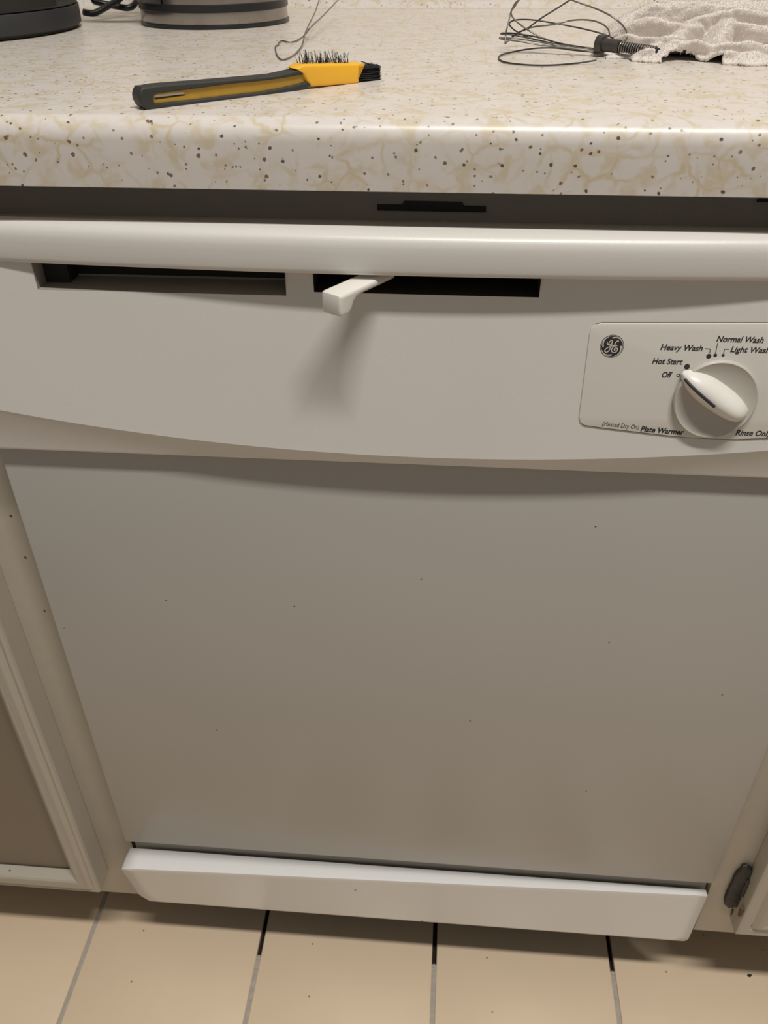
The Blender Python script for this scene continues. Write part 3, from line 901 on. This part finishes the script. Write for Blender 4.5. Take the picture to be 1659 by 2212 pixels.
# ---------------------------------------------------------------- loose wire strand
ws = tube('wire_strand', [(-0.11450, 0.52462, 0.92661), (-0.11588, 0.42212, 0.92120), (-0.11576, 0.34012, 0.91918), (-0.12642, 0.36761, 0.91000), (-0.12753, 0.32901, 0.90980), (-0.13230, 0.31931, 0.90980), (-0.13928, 0.32689, 0.91000), (-0.13998, 0.31548, 0.91020), (-0.13803, 0.30060, 0.90980), (-0.13813, 0.28864, 0.90980), (-0.12845, 0.24326, 0.90960), (-0.12052, 0.21802, 0.90960), (-0.11611, 0.22312, 0.90960), (-0.11466, 0.25266, 0.90980), (-0.11625, 0.28984, 0.91040), (-0.11683, 0.30424, 0.91353), (-0.11920, 0.32987, 0.91600), (-0.12222, 0.37087, 0.91839), (-0.12729, 0.44262, 0.92215), (-0.13187, 0.50412, 0.92808)], 0.0006, M_WIRE, None, 6, 6)
tag(ws, 'thin grey bent wire strand rising from the countertop beside the kettle', 'wire')

# ---------------------------------------------------------------- whisk
wk = empty('wire_whisk', (0.12047, 0.23194, 0.90880))
tag(wk, 'wire whisk with splayed loops and a coiled shank by the towel', 'whisk')
loops = [
    [(0.11296, 0.20709, 0.91130), (0.10028, 0.20445, 0.90980), (0.08468, 0.19635, 0.90960), (0.06968, 0.19360, 0.90960), (0.05482, 0.19990, 0.90960), (0.04622, 0.21125, 0.90960), (0.04333, 0.22807, 0.90960), (0.04556, 0.24417, 0.90980), (0.05244, 0.25747, 0.90980), (0.06460, 0.27121, 0.91030), (0.07812, 0.27843, 0.91080), (0.09146, 0.27657, 0.91089), (0.10244, 0.26017, 0.91140), (0.11893, 0.24992, 0.91125)],
    [(0.13948, 0.26324, 0.91510), (0.14220, 0.26324, 0.92012), (0.14040, 0.26837, 0.92520), (0.13356, 0.27349, 0.93092), (0.12096, 0.28067, 0.93649), (0.10153, 0.28887, 0.94206), (0.08715, 0.29400, 0.94605), (0.06903, 0.29400, 0.94669), (0.05760, 0.28887, 0.94208), (0.05301, 0.28067, 0.93647), (0.05110, 0.27349, 0.92990), (0.04929, 0.26632, 0.92211), (0.04888, 0.26119, 0.91571)],
    [(0.04888, 0.26119, 0.91571), (0.05339, 0.26427, 0.91918), (0.05903, 0.26837, 0.92255), (0.06545, 0.27144, 0.92478), (0.07623, 0.28067, 0.93085), (0.08780, 0.28887, 0.93645), (0.09575, 0.29400, 0.94044), (0.10235, 0.29912, 0.94382)],
    [(0.05905, 0.29092, 0.94317), (0.05548, 0.28374, 0.93872), (0.05268, 0.27862, 0.93508), (0.05576, 0.27452, 0.93044), (0.06527, 0.26837, 0.92476), (0.07612, 0.26324, 0.91997), (0.08923, 0.25812, 0.91648), (0.10170, 0.25299, 0.91427), (0.11945, 0.24992, 0.91250)],
    [(0.13762, 0.27862, 0.91626), (0.12682, 0.28272, 0.91996), (0.11081, 0.28887, 0.92315), (0.09114, 0.29297, 0.92610), (0.07455, 0.29502, 0.92830), (0.06413, 0.29400, 0.92902), (0.05664, 0.29092, 0.92881), (0.05255, 0.28682, 0.92742), (0.05290, 0.28272, 0.92557), (0.05724, 0.27657, 0.92268), (0.06649, 0.26837, 0.91941), (0.07889, 0.26222, 0.91663), (0.09277, 0.25607, 0.91483), (0.11929, 0.25094, 0.91206)],
    [(0.13108, 0.27862, 0.91912), (0.12935, 0.28169, 0.92388), (0.12273, 0.28477, 0.92769), (0.11301, 0.28682, 0.92939), (0.10114, 0.28682, 0.92907), (0.08668, 0.28374, 0.92648), (0.07388, 0.28067, 0.92548), (0.06578, 0.27657, 0.92428), (0.05848, 0.27042, 0.92171), (0.05369, 0.26427, 0.91981)],
    [(0.11877, 0.25094, 0.91331), (0.10135, 0.25402, 0.91509), (0.08739, 0.25812, 0.91710), (0.07319, 0.26222, 0.92007), (0.05713, 0.26529, 0.92207), (0.04712, 0.26632, 0.92227), (0.04611, 0.26632, 0.92148), (0.05538, 0.26427, 0.92108), (0.07684, 0.26017, 0.91779), (0.09795, 0.25402, 0.91414), (0.11928, 0.25146, 0.91263)],
    [(0.11870, 0.24889, 0.91199), (0.09440, 0.25402, 0.91444), (0.07614, 0.25914, 0.91696), (0.05694, 0.26324, 0.91898), (0.04587, 0.26529, 0.91937), (0.04594, 0.26529, 0.91842), (0.05913, 0.26119, 0.91732), (0.07625, 0.25812, 0.91518), (0.09792, 0.25299, 0.91363), (0.11914, 0.24889, 0.91137)],
]
for i, lp in enumerate(loops):
    tube('wire_loop', lp, 0.00062, M_WIRE if i % 2 else M_DWIRE, wk, 6, 6)
fa = Vector((0.11939, 0.24684, 0.91021)); fb = Vector((0.16084, 0.21814, 0.90708))
fa.z = 0.9172; fb.z = 0.9152
d = (fb - fa).normalized()
def along(name, t0_, t1_, r, material, n=20):
    bm = bmesh.new()
    q = [fa + d * (t0_ + (t1_ - t0_) * k / 4) for k in range(5)]
    tube_bm(bm, q, r, n)
    return auto(from_bm(name, bm, material, wk), 60)
along('ferrule', -0.0015, 0.0038, 0.0062, M_DWIRE)
along('shank', 0.002, 0.048, 0.0027, M_BLACK)
along('collar', 0.0035, 0.017, 0.0046, M_DWIRE)
u_ = d.cross(Vector((0, 0, 1))).normalized(); w_ = u_.cross(d)
bm = bmesh.new()
hel = []
for k in range(0, 16 * 10):
    t = k / 10
    hel.append(fa + d * (0.016 + t * 0.0019) + (u_ * math.cos(2 * math.pi * t) + w_ * math.sin(2 * math.pi * t)) * 0.0034)
tube_bm(bm, hel, 0.00050, 5)
auto(from_bm('coil', bm, M_WIRE, wk), 60)

# ---------------------------------------------------------------- towel
def towel():
    import numpy as np
    from mathutils import noise as mn
    # each ridge: crest points and the radius of its rounding
    ridges = [
        ([(0.13719, 0.30937, 0.90859), (0.14296, 0.31654, 0.91918), (0.15251, 0.32269, 0.92852), (0.16858, 0.32987, 0.93547), (0.18582, 0.33500, 0.93834), (0.20854, 0.33500, 0.93670)], 0.009),
        ([(0.17437, 0.37087, 0.93195), (0.19805, 0.37599, 0.93636), (0.22871, 0.37599, 0.93906), (0.28178, 0.37087, 0.93736), (0.32914, 0.37087, 0.93195), (0.36888, 0.37087, 0.92654)], 0.028),
        ([(0.14345, 0.28067, 0.92211), (0.15179, 0.27452, 0.93023), (0.16763, 0.27349, 0.93095), (0.18466, 0.27349, 0.92788), (0.19895, 0.27862, 0.93176), (0.21482, 0.28272, 0.93543), (0.23238, 0.28374, 0.93597), (0.25378, 0.28374, 0.93383), (0.29342, 0.28374, 0.92830), (0.32013, 0.27862, 0.92511)], 0.0085),
        ([(0.13678, 0.26427, 0.91750), (0.14699, 0.25812, 0.92222), (0.16021, 0.25607, 0.91999), (0.17123, 0.25607, 0.91662)], 0.0060),
        ([(0.19484, 0.26837, 0.92899), (0.18244, 0.25914, 0.92433), (0.16942, 0.24992, 0.92006), (0.15656, 0.23967, 0.91474)], 0.0062),
        ([(0.22120, 0.27247, 0.93293), (0.21422, 0.25812, 0.92693), (0.20851, 0.23967, 0.92035)], 0.0060),
        ([(0.22868, 0.27042, 0.92822), (0.24311, 0.26427, 0.92699), (0.26623, 0.26017, 0.92499), (0.29371, 0.25812, 0.92100)], 0.0085),
        ([(0.14338, 0.22224, 0.90950), (0.15190, 0.22019, 0.91251), (0.16408, 0.22019, 0.91851), (0.17377, 0.22019, 0.92296), (0.18810, 0.21917, 0.92076), (0.20272, 0.21814, 0.92004), (0.21857, 0.21814, 0.92184), (0.23785, 0.21609, 0.92007), (0.27286, 0.21302, 0.91762), (0.29862, 0.21199, 0.91551)], 0.0068),
        ([(0.14775, 0.21609, 0.90940), (0.15505, 0.21353, 0.91065), (0.16242, 0.21302, 0.91313)], 0.0045),
        ([(0.14631, 0.22019, 0.91398), (0.15175, 0.21814, 0.91515), (0.15988, 0.21609, 0.91571), (0.16854, 0.21712, 0.91799)], 0.0055),
        ([(0.20134, 0.20687, 0.91695), (0.21334, 0.20584, 0.91682), (0.22948, 0.20584, 0.91630), (0.25140, 0.20379, 0.91546), (0.29472, 0.19969, 0.91354)], 0.0065),
        ([(0.155, 0.262, CZ + 0.004), (0.22, 0.265, CZ + 0.005), (0.32, 0.27, CZ + 0.003), (0.35, 0.27, CZ + 0.001)], 0.20),
        ([(0.165, 0.222, CZ + 0.004), (0.24, 0.218, CZ + 0.005), (0.36, 0.215, CZ + 0.005)], 0.05),
    ]
    LEAN = 1.4      # the folds lean towards the front and hang over the hollows between them
    st = 0.00125
    X = np.arange(0.110, 0.400, st); Y = np.arange(0.165, 0.480, st)
    gx, gy = np.meshgrid(X, Y, indexing='ij')
    H = np.full(gx.shape, -1.0)
    front_h = None
    for k, (pts, r) in enumerate(ridges):
        q = np.array([tuple(v) for v in spline(pts, 6)])
        if r < 0.02:
            q[:, 1] += LEAN * (q[:, 2] - CZ)
        best = np.full(gx.shape, -1.0)
        for a, b in zip(q[:-1], q[1:]):
            e = b[:2] - a[:2]; L = max(1e-9, float(e @ e))
            t = np.clip(((gx - a[0]) * e[0] + (gy - a[1]) * e[1]) / L, 0, 1)
            d2 = (gx - a[0] - t * e[0]) ** 2 + (gy - a[1] - t * e[1]) ** 2
            z = a[2] + t * (b[2] - a[2]) - CZ
            best = np.maximum(best, z - d2 / (2 * r))
        kk = 0.0014
        mx = np.maximum(H, best)
        H = mx + kk * np.log(np.exp((H - mx) / kk) + np.exp((best - mx) / kk)) - (0 if k else 0)
        if k == 7:
            fl_ = q
    # soft wrinkles and pile relief
    W_ = np.zeros(gx.shape)
    for i in range(gx.shape[0]):
        for j in range(gx.shape[1]):
            x, y = gx[i, j], gy[i, j]
            W_[i, j] = 0.0030 * mn.noise((x * 70, y * 70, 1.0)) + 0.0007 * mn.noise((x * 210, y * 210, 4.0)) + 0.0004 * mn.noise((x * 700, y * 700, 9.0))
    H = H + W_
    # hollow under the lifted front flap
    yc = np.interp(gx[:, 0], fl_[:, 0], fl_[:, 1])
    zc = np.interp(gx[:, 0], fl_[:, 0], fl_[:, 2])
    keep = H > 0.0008
    hx0, hx1 = 0.16091, 0.20143
    for i in range(gx.shape[0]):
        x = gx[i, 0]
        if hx0 < x < hx1:
            u = (x - hx0) / (hx1 - hx0)
            arch = math.sin(math.pi * min(1, u * 1.25)) ** 0.6 if u < 0.8 else 0.25 + 0.2 * (1 - u) / 0.2
            cut = 0.0205 - 0.0095 * max(0, arch) + 0.0016 * mn.noise((x * 420, 3.3, 0.0))
            keep[i, gy[i] < yc[i] - cut] = False
    idx = -np.ones(gx.shape, dtype=int)
    vs = []; fs = []
    def vid(i, j):
        if idx[i, j] < 0:
            idx[i, j] = len(vs)
            hh = max(0.0004, H[i, j]); vs.append(Vector((gx[i, j], gy[i, j] - LEAN * max(0, hh - 0.004), CZ + hh)))
        return int(idx[i, j])
    for i in range(gx.shape[0] - 1):
        for j in range(gx.shape[1] - 1):
            if keep[i, j] and keep[i + 1, j] and keep[i, j + 1] and keep[i + 1, j + 1]:
                fs.append((vid(i, j), vid(i + 1, j), vid(i + 1, j + 1), vid(i, j + 1)))
    me = bpy.data.meshes.new('t'); me.from_pydata([tuple(v) for v in vs], [], fs); me.update()
    nr = [v.normal.copy() for v in me.vertices]
    bpy.data.meshes.remove(me)
    o = obj('towel', vs, fs, M_TOWEL, None, True)
    sd_ = o.modifiers.new('thickness', 'SOLIDIFY'); sd_.thickness = 0.0022; sd_.offset = -1
    tag(o, 'crumpled greyish beige terry towel heaped on the countertop over the whisk', 'towel')
    fv = []; ff = []
    idx = [i for i in range(len(vs)) if vs[i].z > CZ + 0.002 and vs[i].x < 0.34]
    random.shuffle(idx)
    for i in idx[:40000]:
        p, nn = vs[i], nr[i]
        for _ in range(1):
            dirn = (nn + Vector((random.gauss(0, .45), random.gauss(0, .45), random.gauss(-.1, .45)))).normalized()
            sd = dirn.cross(Vector((random.random(), random.random(), random.random()))).normalized() * 0.00016
            q = p + Vector((random.gauss(0, .0006), random.gauss(0, .0006), random.gauss(0, .0004)))
            e = q + dirn * random.uniform(0.0008, 0.0024)
            e.z = max(e.z, CZ + 0.0002)
            k = len(fv)
            fv += [q - sd, q + sd, e]; ff.append((k, k + 1, k + 2))
    f = obj('terry_pile', fv, ff, M_TOWEL, o)
    f['kind'] = 'stuff'
towel()
